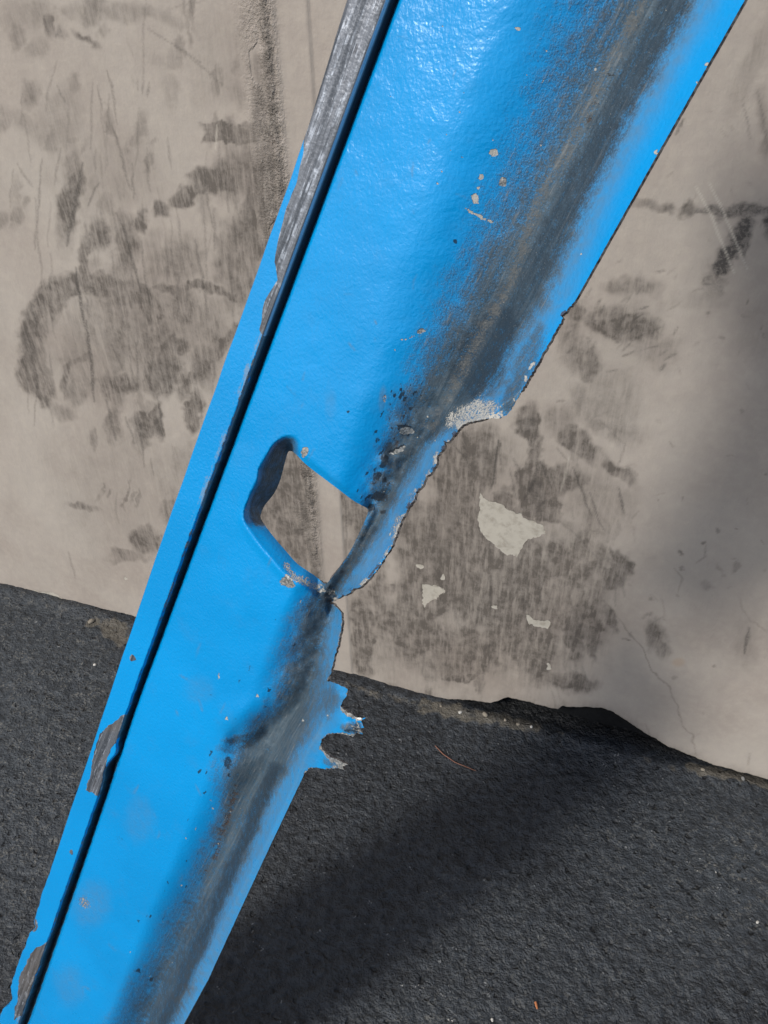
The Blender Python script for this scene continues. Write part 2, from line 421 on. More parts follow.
# --- the dirty field right of the torn edge
for a in [(455, 492, 17, 22, .75), (527, 422, 11, 16, .95), (580, 446, 24, 11, .85, 40), (619, 473, 19, 8, .9, 40), (560, 481, 30, 12, .6),
          (575, 560, 32, 26, .55), (620, 567, 9, 17, .85), (575, 632, 13, 26, 1.0), (593, 640, 7, 21, 1.0), (540, 645, 20, 36, .7), (482, 640, 22, 30, .75),
          (500, 585, 44, 40, .72), (440, 560, 26, 55, .75), (575, 682, 22, 10, .75), (470, 540, 24, 34, .75), (415, 620, 26, 40, .55), (362, 640, 11, 44, .75),
          (380, 600, 10, 44, .55), (470, 455, 40, 30, .4), (600, 500, 30, 40, .3), (520, 600, 90, 80, .35), (440, 650, 70, 30, .3),
          (580, 400, 12, 18, .35), (560, 420, 16, 14, .3), (635, 287, 24, 9, .5), (615, 322, 24, 13, .75), (642, 330, 22, 12, .55), (588, 362, 12, 16, .6), (570, 345, 12, 22, .5),
          (660, 350, 22, 14, .3), (700, 300, 30, 10, .15), (575, 310, 12, 12, .6), (610, 400, 30, 30, .3), (640, 200, 14, 5, .35), (668, 206, 10, 6, .45), (690, 208, 8, 6, .5), (610, 425, 34, 14, .35, 20),
          (748, 640, 10, 24, .2), (760, 330, 30, 30, .1), (650, 90, 14, 14, .25), (755, 60, 10, 60, .22, 25), (765, 130, 8, 40, .35, -8), (640, 110, 20, 12, .2), (505, 560, 20, 18, .8), (530, 560, 16, 22, .6), (410, 530, 14, 40, .5)]:
    D.blob(*a)
D.quad(474, 459, 23, 21, .9, 10); D.quad(538, 495, 15, 24, .9, 12); D.quad(556, 600, 16, 20, .45, 8); D.quad(470, 590, 15, 30, .5, -6); D.quad(600, 525, 18, 14, .35, 10)
D.poly([(541, 462), (553, 500), (562, 520), (520, 520), (522, 500)], .9, 3)
D.line([(440, 676), (470, 681), (482, 672), (490, 650)], 3, .8, 3)
for k_, (x, y, r_) in enumerate([(652, 204, 6), (672, 207, 6), (695, 210, 8)]): B.blob(x, y, r_, 4, .35)
B.line([(700, 209), (722, 213), (745, 207), (775, 206)], 5, .8, 4); B.line([(744, 220), (735, 242), (720, 266)], 6, 1.1, 7, False); B.blob(772, 222, 8, 16, 1.1); B.blob(745, 238, 4, 26, .75, 3); B.blob(768, 222, 4, 10, .9)
B.blob(715, 280, 12, 16, .4); B.blob(527, 422, 7, 11, .3); B.blob(577, 632, 8, 20, .35); B.blob(538, 497, 9, 18, .35); B.blob(593, 642, 4, 16, .35); B.blob(477, 458, 16, 15, .18); B.blob(440, 555, 12, 40, .15)
for a in [((500, 440), (491, 488), 1.2, .9), ((541, 462), (552, 488), 1, .8), ((573, 467), (592, 515), 1, .75), ((619, 487), (625, 512), 1, .85), ((590, 492), (603, 530), .8, .7), ((525, 500), (541, 462), 1.3, .8),
          ((450, 440), (470, 462), .8, .7), ((452, 440), (444, 470), .8, .6), ((748, 629), (743, 655), 1.3, .8), ((673, 105), (682, 95), 1.2, .6), ((685, 118), (676, 133), 1.4, .8),
          ((757, 90), (768, 150), 1, .5), ((743, 100), (752, 140), .8, .45), ((625, 440), (617, 470), .7, .4), ((510, 470), (517, 500), .8, .5), ((600, 560), (560, 520), .7, .4), ((600, 420), (625, 445), .7, .3)]:
    LN.line([a[0], a[1]], a[2], a[3], 1.3)
for i in range(46):
    x = rng.normal(622, 30); y = rng.normal(330, 24); a_ = rng.normal(-.75, .35); L_ = rng.uniform(4, 15)
    LN.line([(x, y), (x + L_ * math.cos(a_), y + L_ * math.sin(a_))], rng.uniform(.5, 1.2), rng.uniform(.25, .7), 1.4)
for i in range(70):
    x = rng.normal(500, 62); y = rng.normal(565, 66); L_ = rng.uniform(8, 34)
    LN.line([(x, y), (x + rng.normal(1, 5), y + L_)], rng.uniform(.4, 1.1), rng.uniform(.2, .6), 1.4)
for i in range(70):
    x = rng.normal(500, 55); y = rng.normal(570, 62)
    D.blob(x, y, rng.uniform(3, 12), rng.uniform(5, 20), rng.uniform(.3, .85), rng.uniform(-25, 25))
for i in range(50):
    x = rng.uniform(560, 768); y = rng.uniform(90, 760); a_ = rng.uniform(0, 3.14); L_ = rng.uniform(3, 12)
    LN.line([(x, y), (x + L_ * math.cos(a_), y + L_ * math.sin(a_))], rng.uniform(.4, .9), rng.uniform(.15, .45), 1.3)
for i in range(40):
    x = rng.uniform(560, 768); y = rng.uniform(250, 700)
    D.blob(x, y, rng.uniform(1, 4), rng.uniform(1, 3), rng.uniform(.2, .5))
for i in range(12):   # ribbed rub marks at the very bottom
    LN.line([(522 + i * 5.5 + rng.uniform(-1, 1), 646 + rng.uniform(-12, 12)), (520 + i * 5.6, 684 + rng.uniform(-8, 6))], rng.uniform(.5, 1.3), rng.uniform(.1, .4), 2)
    if i % 2: LN.line([(425 + rng.uniform(-5, 8), 640 + i * 3.4), (462 + rng.uniform(-9, 9), 642 + i * 3.4)], .7, rng.uniform(.1, .26), 1.6)
LN.line([(705, 545), (704, 556), (696, 562)], .7, .45, 1.2); LN.line([(672, 567), (682, 578), (678, 592)], .7, .4, 1.2); LN.line([(660, 600), (663, 615), (650, 626)], .7, .3, 1.2)
CR.line([(605, 600), (618, 618), (633, 635), (645, 650), (650, 672), (668, 690), (680, 715), (692, 735), (697, 757)], .4, .9, 1.2, False)
CR.line([(740, 600), (752, 618), (768, 632)], .4, .5, 1.2, False)
P.poly([(481, 490), (485, 498), (500, 503), (512, 511), (530, 520), (545, 525), (546, 535), (525, 541), (521, 551), (517, 557), (500, 549), (481, 531), (477, 520), (481, 510)], 1, 3)
P.poly([(424, 584), (432, 586), (442, 583), (447, 590), (440, 597), (430, 601), (426, 608), (423, 600)], .8, 3)
P.poly([(524, 613), (532, 616), (540, 619), (551, 624), (550, 628), (538, 628), (528, 622)], .85, 2)
P.blob(420, 566, 5, 2.5, .8); P.blob(443, 577, 3, 3, .8); P.blob(493, 606, 3, 2, .8); P.blob(548, 667, 2.5, 4, .7); P.blob(50, 596, 22, 3, .7, 12); P.blob(125, 578, 4, 3, .6)
LS.line([(695, 187), (712, 218), (734, 272)], .8, .8, 1.2); LS.line([(709, 183), (724, 215), (748, 270)], .8, .75, 1.2); LS.line([(560, 490), (570, 455)], .7, .4, 1.2)
LS.line([(205, 50), (330, 180)], .5, .0, 1); LS.line([(216, 124), (216, 150)], .6, .6, 1)
WM.blob(678, 663, 6, 4, .9); WM.blob(272, 245, 6, 20, .3); WM.blob(500, 660, 60, 30, .15)
ridge = ctr.ravel() * 1.0
ridge = np.maximum(ridge, .55 * (sst(-.385, -.355, WX) * sst(-.336, -.346, WX)).ravel() * (fbm(WX * 30, WZ * 14, 55, 3).ravel() > .42))
ridge *= sst(-.2, .5, WZ.ravel())
low = np.exp(-((WZ - ZB) / .012) ** 2).ravel() * fbm(WX * 60, WZ * 60, 71, 3).ravel()
fld = Mask(px, py, [(14, 30), (6, 9)])
for a in [(480, 560, 95, 120, .55, 20), (560, 600, 50, 70, .45), (150, 340, 95, 70, .12), (470, 640, 90, 40, .45), (460, 480, 50, 50, .4), (620, 320, 50, 34, .25)]: fld.blob(*a)
cl = sst(.32, .70, fbm(WX * 34 + fbm(WX * 20, WZ * 20, 7, 2) * 2, WZ * 26, 111, 4)).ravel()
D.v = np.clip(1.5 * D.v * (.72 + .6 * fbm(WX * 40, WZ * 20, 101, 4).ravel()) + fld.v * (.35 + .8 * cl) + .5 * low * (px > 380), 0, 1)
stripm = (sst(-.343, -.338, WX) * sst(-.3085, -.3105, WX) * sst(.42, .36, WZ)).ravel()
D.v *= 1 - .88 * stripm; LN.v *= 1 - .7 * stripm
inh = ((px > 245) & (px < 372) & (py > 430) & (py < 700)).astype(float) * (1 - stripm)
D.v = np.clip(D.v + inh * .35 * cl, 0, 1)
dk_ = (np.exp(-((WX + .352) / .010) ** 2) * sst(.5, .4, WZ)).ravel() * (.5 + .5 * cl); D.v = np.maximum(D.v, dk_)
wall = bpy.data.objects.new('plaster_wall', None); sc.collection.objects.link(wall)
tag(wall, 'beige plastered wall covered in grey hand smears, with a chipped lower edge above the asphalt', 'wall')
nr, nc = WX.shape
BK = WP.copy().reshape(nr, nc, 3)
# front sheet + underside + back so it is a real slab
under = BK[0].copy(); under[:, 1] = .05; topb = BK[-1].copy(); topb[:, 1] = .05
allv = np.concatenate([WP, under, topb])
f1 = grid_faces(nr, nc)
i = np.arange(nc - 1); nb = nr * nc; tb = nb + nc; lt = (nr - 1) * nc
f2 = np.stack([i + 1, i, nb + i, nb + i + 1], -1)
f3 = np.stack([lt + i, lt + i + 1, tb + i + 1, tb + i], -1)
f4 = np.stack([nb + i + 1, nb + i, tb + i, tb + i + 1], -1)
z4 = np.zeros((2 * nc, 4))
at1 = np.concatenate([np.stack([D.v, B.v, P.v, LS.v], -1), z4]); at2 = np.concatenate([np.stack([LN.v, CR.v, ridge, WM.v], -1), z4])
mesh_obj('plaster_face', allv, [f1, f2, f3, f4], mat_wall(), wall, {'dirt': at1, 'marks': at2})

def mat_tar():
    t = NT('black_tar')
    n = t.noise(120, 4, .6)
    return t.out(Base_Color=t.mix(n, (.006, .0065, .0075), (.014, .015, .016)), Roughness=.95, Normal=t.bump(n, .002, .8), Specular_IOR_Level=.1)
# tarred footing set back under the plaster
fx = np.arange(-2.1, 1.5, .01); fz = np.linspace(-.02, .045, 9)
FX, FZ = np.meshgrid(fx, fz)
FY = .030 + FZ * .1 + (fbm(FX * 40, FZ * 60, 6, 3) - .5) * .006
mesh_obj('tarred_footing', np.stack([FX, FY, FZ], -1).reshape(-1, 3), grid_faces(*FX.shape), mat_tar(), wall)

# ================================================================== THE BLUE STEEL CHANNEL
AX = R @ (np.array([-648., 1269., 780.]) / np.linalg.norm([-648., 1269., 780.]))   # long axis, pointing down
FY0 = 1130.0
def axpt(y): return ((300 - .3457 * (y - 150)) + (745 - .5664 * y)) / 2
FOOT = on_ground(np.array(axpt(FY0)), np.array(FY0))
n0 = np.array([0, -1., 0]); n0 -= n0.dot(AX) * AX; n0 /= np.linalg.norm(n0)
ROT = math.radians(13.0)
PN = n0 * math.cos(ROT) + np.cross(AX, n0) * math.sin(ROT)
def on_panel(px, py, h):
    """the place on the sheet seen along this ray, h metres proud of the channel's mean plane"""
    d = rays(px, py)
    t = ((FOOT - CAM) @ PN + h) / (d @ PN)
    return CAM + d * t[..., None]

def ip(y, pts):
    return np.interp(y, [p[1] for p in pts], [p[0] for p in pts])
VPX, VPY = -264., 1781.
_ky = [-50, 0, 700, 1010, 1130]
FL = [(VPX + (VPY - y) * float(np.interp(y, _ky, [.3655, .3655, .3652, .3735, .375])), float(y)) for y in range(-50, 1131, 20)]
GR = [(VPX + (VPY - y) * float(np.interp(y, _ky, [.3727, .3727, .3732, .3862, .389])), float(y)) for y in range(-50, 1131, 20)]
VC = [(678, -50), (655, 0), (600, 100), (540, 220), (490, 330), (455, 392), (415, 450), (385, 500), (355, 550), (333, 592), (322, 640), (300, 700), (265, 760), (230, 840), (190, 920), (150, 1010), (100, 1130)]
HOLE = [(289, 449), (297, 455), (305, 464), (322, 477), (342, 492), (352, 500), (361, 505), (367, 508), (369, 511), (361, 530), (350, 552), (343, 563), (336, 572), (330, 580), (326, 584), (323, 583),
        (317, 577), (306, 570), (296, 563), (286, 551), (277, 541), (269, 531), (262, 521), (260, 516), (264, 506), (269, 500), (274, 494), (279, 484), (282, 474), (284, 466), (286, 458)]
RIMO = [(276, 444), (271, 452), (264, 468), (258, 482), (252, 498), (248, 508), (246, 519), (249, 528), (257, 543), (270, 556), (284, 568), (302, 580), (320, 591)]
TORN = [(573, 303), (565, 313), (561, 316), (563, 318), (548, 345), (536, 366), (527, 382), (517, 399), (512, 408), (507, 415), (500, 418), (488, 419), (475, 421), (464, 424), (458, 430), (454, 436),
        (448, 442), (445, 441), (444, 448), (437, 456), (436, 466), (430, 474), (426, 476), (424, 484), (416, 492), (415, 499), (409, 507), (403, 518), (399, 527),
        (395, 538), (391, 548), (384, 560), (378, 569), (372, 576), (366, 582), (360, 587), (354, 589), (349, 594), (342, 596), (336, 600), (331, 602),
        (334, 605), (338, 608), (341.5, 613), (342, 624), (338, 645), (334, 660), (331, 672), (327, 681),
        (333, 682), (340, 685), (348, 689), (347, 695), (342, 702), (341, 706), (347, 712), (353, 715), (358, 718), (366, 718), (361, 721), (364, 727), (360, 729), (363, 734), (356, 733), (353, 737), (348, 735),
        (343, 734), (336, 733), (328, 734), (322, 739), (320, 745), (323, 750), (330, 757), (338, 760), (348, 765), (342, 766), (344, 770), (337, 768), (328, 769), (318, 768), (309, 768), (304, 774)]

def dense(pts, step=1.6, jit=0.0, seed=1):
    r = np.random.RandomState(seed); o = []
    for (x0, y0), (x1, y1) in zip(pts[:-1], pts[1:]):
        n = max(1, int(math.hypot(x1 - x0, y1 - y0) / step))
        for k in range(n):
            t = k / n
            o.append((x0 + (x1 - x0) * t + r.uniform(-jit, jit), y0 + (y1 - y0) * t + r.uniform(-jit, jit)))
    o.append(pts[-1]); return o

def smoothloop(pts, it=2):
    for _ in range(it):
        q = []
        for (x0, y0), (x1, y1) in zip(pts, pts[1:] + pts[:1]):
            q += [(x0 * .75 + x1 * .25, y0 * .75 + y1 * .25), (x0 * .25 + x1 * .75, y0 * .25 + y1 * .75)]
        pts = q
    return pts

YT, YB = -50., 1122.
rk = lambda y: VPX + (VPY - y) * .5664
right_top = dense([(rk(YT), YT), (rk(0), 0), (rk(150), 150), (574, 303)], 2.0, .12, 2)
torn = dense(TORN, 1.5, .6, 3)
right_low = dense([(304, 774), (301.5, 780), (272, 842), (244, 902), (208, 980), (184, 1024), (136, YB)], 2.0, .12, 4)
gl = [(x - 13, y) for x, y in GR]; gl = [(ip(YB, gl), YB)] + [p for p in gl[::-1] if YT < p[1] < YB] + [(ip(YT, gl), YT)]
left = dense(gl, 3.0)
bottom = dense([(136, YB), (gl[0][0], YB)], 3.0)
top = dense([(ip(YT, [(x - 13, y) for x, y in GR]), YT), (rk(YT), YT)], 3.0)
outer = right_top[:-1] + torn[:-1] + right_low[:-1] + bottom[:-1] + left[:-1] + top[:-1]
hole = dense(smoothloop(HOLE, 2), 1.4)
hole = hole[:-1]
# interior points
st = 1.75
yy = np.arange(YT + 1, YB - 1, st); xx = np.arange(-20, 790, st)
XX, YYg = np.meshgrid(xx, yy)
XX = XX + (np.arange(len(yy)) % 2)[:, None] * st * .5
XX = XX.ravel() + rng.uniform(-.25, .25, XX.size); YYg = YYg.ravel() + rng.uniform(-.25, .25, YYg.size)
rough_in = (XX > ip(YYg, GR) - 13) & ((XX < rk(YYg) + 4) | ((YYg > 660) & (YYg < 790) & (XX < 372)))
XX, YYg = XX[rough_in], YYg[rough_in]
low_r = [(p[0], p[1]) for p in outer if p[1] > 295]
sel = inside(XX, YYg, outer) & ~inside(XX, YYg, hole)
XX, YYg = XX[sel], YYg[sel]
hd, _ = pdist(XX, YYg, hole + [hole[0]])
sel = hd > .8
k = YYg > 295
od = np.full(XX.shape, 9.); od[k], _ = pdist(XX[k], YYg[k], torn + right_low)
k2 = ~k; od[k2] = (rk(YYg[k2]) - XX[k2]) * .85
sel &= od > .8
XX, YYg = XX[sel], YYg[sel]
pts = [Vector(p) for p in outer] + [Vector(p) for p in hole] + [Vector((float(a), float(b))) for a, b in zip(XX, YYg)]
no, nh = len(outer), len(hole)
edges = [(i, (i + 1) % no) for i in range(no)] + [(no + i, no + (i + 1) % nh) for i in range(nh)]
ov, oe, of, *_ = delaunay_2d_cdt(pts, edges, [], 0, 1e-5, False)
V2 = np.array([(v.x, v.y) for v in ov]); T3 = np.array([f for f in of if len(f) == 3])
cen = V2[T3].mean(1)
kt = inside(cen[:, 0], cen[:, 1], outer) & ~inside(cen[:, 0], cen[:, 1], hole)
T3 = T3[kt]
PX, PY = V2[:, 0], V2[:, 1]

def height(x, y):
    s = (VPY - y) / 1481.0                                   # image scale of the channel at this row
    c = ip(y, VC); d = (x - c) / s
    wl = np.interp(y, [0, 300, 420, 560, 640, 760, 900, 1100], [135, 125, 95, 46, 70, 80, 80, 80])
    wr = np.interp(y, [0, 300, 380, 430, 560, 600, 700, 780, 1100], [75, 70, 55, 34, 30, 22, 34, 44, 46])
    vd = np.interp(y, [0, 300, 420, 560, 640, 760, 1100], [.0155, .0155, .014, .010, .0115, .011, .0155])
    lh = np.interp(y, [0, 300, 400, 470, 560, 600, 640, 740, 800, 1100], [.008, .008, .009, .004, .007, .005, .003, .007, .006, .006])
    h = np.where(d < 0, -vd * sst(-wl, 0, d), -vd + (vd + lh) * np.clip((np.sqrt(d * np.abs(d) * (d > 0) + 30) - 5.5) / (wr - 5.5), 0, 1.4) ** 1.05)
    # gentle crown of the face
    g = ip(y, GR); u = np.clip((x - g) / (c - g + 1e-6), 0, 1)
    h = h + .0022 * np.sin(np.pi * np.clip(u, 0, 1)) * 1.0
    # rounded left edge of the face dropping into the groove
    e = (x - g) / s
    h = h - .0075 * sst(.8, -3.2, e)
    # pressed-in rim of the cut-out
    hdv, _ = pdist(x, y, hole + [hole[0]])
    rd, rp = pdist(x, y, RIMO)
    left_w = sst(530, 505, y) * sst(300, 286, x)
    low_w = sst(508, 524, y) * sst(326, 316, x) * (y > 500)
    gate = sst(426, 447, y) * (x < 330) * (y < 610)
    bl = np.interp(y, [440, 470, 500, 525], [15, 24, 17, 17])
    h = h - gate * left_w * .024 * np.clip(1 - hdv / bl, 0, 1) ** .9
    h = h - gate * low_w * .0085 * np.clip(1 - hdv / 17, 0, 1) ** 1.5
    h = h + gate * low_w * .0010 * np.exp(-((hdv - 17) / 4) ** 2)
    # other edges of the cut-out are turned in only a little
    h = h - .0018 * np.exp(-(hdv / 4.) ** 2) * (1 - gate * (left_w + low_w).clip(0, 1))
    # hole-side edge of the bent strip stands up
    sd_, _ = pdist(x, y, [(372, 508), (350, 553), (326, 586)])
    side = (x > 326 + (586 - y) * .58).astype(float)
    h = h + .005 * np.exp(-(sd_ / 7.) ** 2) * side * (y > 500)
    # dents and creases
    cd_, cp = pdist(x, y, [(222, 748), (250, 742), (285, 715), (322, 690)])
    h = h - .0018 * np.exp(-(cd_ / 11.) ** 2) * sst(0, .25, cp + .1)
    c2, _ = pdist(x, y, [(232, 716), (262, 706), (300, 676)])
    h = h + .0018 * np.exp(-(c2 / 14.) ** 2)
    c3, _ = pdist(x, y, [(235, 775), (255, 760), (290, 735)])
    h = h + .0025 * np.exp(-(c3 / 12.) ** 2)
    for (bx, by, br, bh) in [(400, 430, 9, .0016), (392, 452, 7, -.0022), (384, 462, 7, .0018), (403, 462, 6, -.0015), (376, 488, 9, .0018), (389, 478, 6, -.002), (415, 412, 12, -.0012),
                             (430, 440, 9, .0014), (372, 506, 6, -.0035), (331, 593, 7, -.003), (475, 405, 16, .0025), (310, 620, 12, .002), (235, 738, 8, -.0022)]:
        h = h + bh * np.exp(-((x - bx) ** 2 + (y - by) ** 2) / br ** 2)
    crum = sst(60, 15, np.abs(d)) * sst(380, 420, y) * sst(790, 740, y)
    h = h + crum * .0036 * (fbm(x / 15, y / 15, 44, 3) - .5)
    # small lip left standing under the strip, set back
    h = h - .004 * sst(20, 0, np.abs(y - 606)) * sst(325, 331, x) * (y > 600)
    ted, _ = pdist(x, y, TORN[10:41]); h = h + .0016 * np.exp(-(ted / 3.2) ** 2)
    h = h + .0022 * (fbm(x / 9, y / 9, 64, 2) - .5) * sst(16, 3, ted)
    # torn tabs curl towards the viewer
    tb = sst(316, 362, x) * sst(676, 684, y) * sst(774, 768, y)
    h = h + .010 * np.sin(np.clip(tb, 0, 1) ** 1.1 * 2.3) + .002 * tb * (fbm(x / 8, y / 8, 65, 2) - .5)
    h = h + .0005 * (fbm(x / 40, y / 40, 12, 3) - .5) * 2
    return h

HH = height(PX, PY)
P3 = on_panel(PX, PY, HH)
# smooth normals of the whole sheet
def vnormals(P, T):
    a, b, c = P[T[:, 0]], P[T[:, 1]], P[T[:, 2]]
    fn = np.cross(b - a, c - a)
    N = np.zeros_like(P)
    for j in range(3): np.add.at(N, T[:, j], fn)
    N /= np.linalg.norm(N, axis=1)[:, None] + 1e-12
    return N
NN = vnormals(P3, T3)
if (NN @ PN).mean() < 0:
    T3 = T3[:, ::-1].copy(); NN = -NN

# --- wear maps of the sheet (all in the sheet's own layout)
GXL = [(612, -50), (590, 0), (553, 100), (508, 200), (456, 300), (420, 370), (388, 440), (375, 490), (362, 520), (345, 555), (318, 590), (296, 620), (286, 660), (272, 706), (232, 748), (220, 800), (202, 860), (172, 920), (132, 1000), (95, 1080), (80, 1130)]
GXR = [(722, -50), (695, 0), (641, 100), (588, 200), (546, 300), (512, 350), (500, 385), (462, 418), (428, 445), (400, 492), (374, 540), (347, 582), (333, 600), (326, 640), (322, 680), (316, 720), (298, 750), (277, 790), (252, 850), (224, 910), (196, 975), (160, 1050), (128, 1130)]
xl, xr = ip(PY, GXL), ip(PY, GXR)
sl = np.interp(PY, [0, 300, 450, 560, 640, 760, 1024], [88, 52, 28, 10, 32, 18, 34])
sr = np.interp(PY, [0, 300, 380, 450, 560, 620, 700, 780, 1024], [18, 18, 24, 14, 10, 12, 22, 8, 7])
wob = (fbm(PX / 18, PY / 18, 3, 3) - .5) * 16
grime = sst(-sl, sl, PX + wob - xl) * sst(-sr, sr, xr - PX - wob * .4)
g2 = Mask(PX, PY, [(2.0, 7), (1.2, 3)])
g2.blob(395, 455, 14, 18, .9); g2.blob(385, 485, 16, 16, .8); g2.blob(244, 738, 22, 5, .7, -12); g2.blob(228, 748, 12, 6, .5)
g2.blob(240, 775, 30, 40, .35); g2.blob(320, 700, 26, 16, .6); g2.blob(512, 395, 8, 30, .7, 25); g2.blob(352, 729, 12, 6, .7, 10); g2.blob(326, 712, 9, 12, .35); g2.blob(335, 764, 12, 4, .65, 20)
g2.line([(331, 594), (322, 610), (316, 640)], 7, .8, 8); g2.blob(325, 592, 10, 5, .6); g2.line([(540, 330), (512, 400)], 10, .6, 10)
grime = np.maximum(grime, g2.v)
lower = sst(760, 820, PY)
grime *= 1 - .12 * lower
tan = Mask(PX, PY, [(2.0, 7), (1.2, 3)])
tan.line([(670, -40), (640, 8), (612, 58), (585, 115), (562, 160), (542, 190), (523, 245), (507, 290), (482, 330), (465, 362), (448, 398)], 5, .8, 12, False)
tan.line([(640, -20), (600, 70)], 16, .35, 16, False)
tan.blob(488, 408, 14, 8, 1.0); tan.blob(430, 425, 12, 8, .6, -40); tan.line([(402, 452), (420, 432), (445, 405)], 5, .5, 6, False)
tan.line([(385, 470), (400, 455)], 4, .6, 4); tan.line([(180, 990), (165, 1010), (200, 950)], 8, .45, 12, False); tan.line([(225, 860), (260, 790)], 8, .3, 12, False)
tan.line([(336, 590), (352, 560), (372, 522), (392, 492)], 5, .45, 6, False)
white = Mask(PX, PY, [(2.0, 7), (1.2, 3)])
white.blob(476, 411, 28, 12, .72, -12); white.line([(460, 424), (480, 419), (500, 416)], 4, .8, 4, False); white.blob(487, 397, 22, 12, .36, -30); white.blob(452, 420, 12, 7, .7, -50)
edge_d, edge_t = pdist(PX, PY, TORN[12:41])
rag = fbm(PX / 7, PY / 7, 17, 3)
white.v = np.maximum(white.v, (1 - sst(1.0, 7.0, edge_d)) * (.15 + .7 * sst(.40, .66, rag)) * (PX > 326))
white.blob(398, 525, 6, 12, .62, 25); white.blob(413, 497, 6, 10, .5, 30)
white.line([(286, 566), (292, 574), (303, 580), (312, 586), (321, 590)], 3.6, .68, 5, False); white.blob(330, 592, 6, 5, .6)
for a in [(518, 29, 2.2, 2.4), (547, 50, 1.6, 1.6), (526, 75, 1.3, 1.6), (543, 82, 1.4, 1.4), (494, 153, 5, 3.6), (481, 177, 4, 2.6), (478, 188, 2.6, 1.8), (475, 199, 3.2, 5), (438, 183, 2, 1.6), (706, 64, 2, 2.6), (697, 82, 1.4, 1.4), (656, 153, 2, 2.8), (581, 255, 1.4, 1.4), (532, 366, 2.4, 5, 1, 28), (526, 379, 1.6, 2.6), (514, 399, 1.4, 2.6),
          (219, 677, 1.3, 3.2), (235, 650, 1, 2), (257, 695, 1.2, 1.2), (226, 718, 1.4, 1.2), (327, 716, 1.6, 1.6), (182, 885, 1.5, 1.5), (213, 808, 1.5, 1.5), (131, 952, 1.2, 1.8), (156, 945, 1, 1), (540, 146, 1.5, 1.5), (595, 70, 2, 1.4), (300, 600, 1, 1.6), (184, 838, 1, 1), (402, 340, 2, 1.2), (393, 349, 2, 1)]:
    a = a + (1, 0)[len(a) - 4:] if len(a) < 6 else a
    white.blob(a[0], a[1], a[2], a[3], 1.0, a[5], .35)
white.line([(465, 209), (480, 217), (494, 223)], 1.5, 1, 1, True); white.line([(403, 341), (413, 336)], 1, .9, 1)
for i in range(26): white.blob(rng.normal(470, 40), rng.normal(120, 70), rng.uniform(.6, 1.1), rng.uniform(.6, 1.1), .8, 0, .35)
for i in range(60):
    y = rng.uniform(0, 1024); white.blob(ip(y, VC) + rng.normal(0, 22), y, rng.uniform(.5, 1.1), rng.uniform(.7, 1.9), rng.uniform(.6, .9), 25, .35)
bare = Mask(PX, PY, [(2.0, 7), (1.2, 3)]); rust = Mask(PX, PY, [(2.0, 7), (1.2, 3)]); dark = Mask(PX, PY, [(2.0, 7), (1.2, 3)])
[dark.blob(*a) for a in ((358, 727, 6, 6, .62), (350, 731, 10, 3, .55), (341, 765, 6, 3, .5))]
bare.blob(305, 452, 3.6, 5.5, 1, 20, .3); bare.blob(288, 582, 7, 7, .95, 0, .4); bare.blob(503, 182, 4.2, 5, .9, 20, .3); bare.blob(421, 331, 5, 3.2, 1, -25, .3); bare.blob(406, 431, 8, 3.5, .9, -8, .4); bare.blob(398, 451, 8, 2.6, .9, -25, .4)
bare.blob(384, 398, 2.5, 6, .5); bare.blob(84, 903, 6, 9, .5, -30); bare.blob(356, 726, 9, 7, .46, 0, .6); bare.blob(339, 764, 9, 4, .46, 20, .6); bare.line([(342, 763), (331, 757), (322, 748)], 2.4, 1.1, .8, False); bare.line([(361, 719), (352, 716), (344, 709)], 2.2, 1, .8, False); bare.line([(362, 732), (352, 736), (338, 734)], 1.2, .8, 1, False); bare.line([(346, 766), (330, 769)], 1.2, .7, 1, False); dark_tip = True
ed2, _ = pdist(PX, PY, TORN[41:])
bare.v = np.maximum(bare.v, (1 - sst(.4, 1.8, ed2)) * .6 * (rag > .42))

rust.line([(236, 785), (231, 812), (222, 830), (215, 858)], 3.5, .60, 7, False); rust.line([(392, 445), (400, 440)], 4, .5, 4); rust.blob(564, 313, 3.5, 3, 1, 0, .4)
rust.v = np.maximum(rust.v, (1 - sst(1.5, 6, edge_d)) * .8 * (rag < .42)); rust.blob(240, 742, 14, 5, .35); rust.line([(205, 870), (190, 905)], 3, .4, 4, False)
rust.line([(600, 100), (588, 120)], 4, .4, 6, False); rust.blob(330, 588, 4, 3, .5)

for a in [(455, 241, 3, 3, .9), (459, 308, 8, 2, .5), (421, 329, 3, 2, .8), (120, 838, 8, 2, .4, 20), (100, 800, 5, 2, .3), (182, 806, 8, 4, .35), (118, 842, 6, 4, .3), (250, 668, 1.5, 4, .5, 30), (240, 680, 1.4, 5, .5, 30), (212, 694, 3, 1, .6), (228, 762, 6, 9, .6), (396, 449, 10, 2, .9, -25), (404, 426, 10, 1.6, .8, 5), (376, 478, 5, 9, .6, 30), (380, 497, 10, 5, .7), (371, 508, 4, 4, 1), (341, 571, 3, 3, .6), (330, 597, 6, 6, 1), (384, 462, 3, 8, .7, 30), (611, 74, 4, 1.2, .9, 10)]:
    a = a + (0,) if len(a) == 5 else a
    dark.blob(*a[:6])
for i in range(60):
    y = rng.uniform(380, 520); dark.blob(ip(y, GXL) + rng.normal(-4, 12), y, rng.uniform(.8, 2), rng.uniform(1.5, 5), rng.uniform(.5, .9), rng.uniform(20, 50), .4)
for i in range(50):
    y = rng.uniform(600, 1000); dark.blob(ip(y, GXL) + rng.normal(-8, 16), y, rng.uniform(.6, 1.5), rng.uniform(1, 4), rng.uniform(.4, .8), rng.uniform(20, 50), .4)
grime = np.maximum(grime, 1.2 * sst(-.6, -3.0, (PX - ip(PY, GR)) / ((VPY - PY) / 1481.0)))  # groove shade painted along the face's left edge through this mask
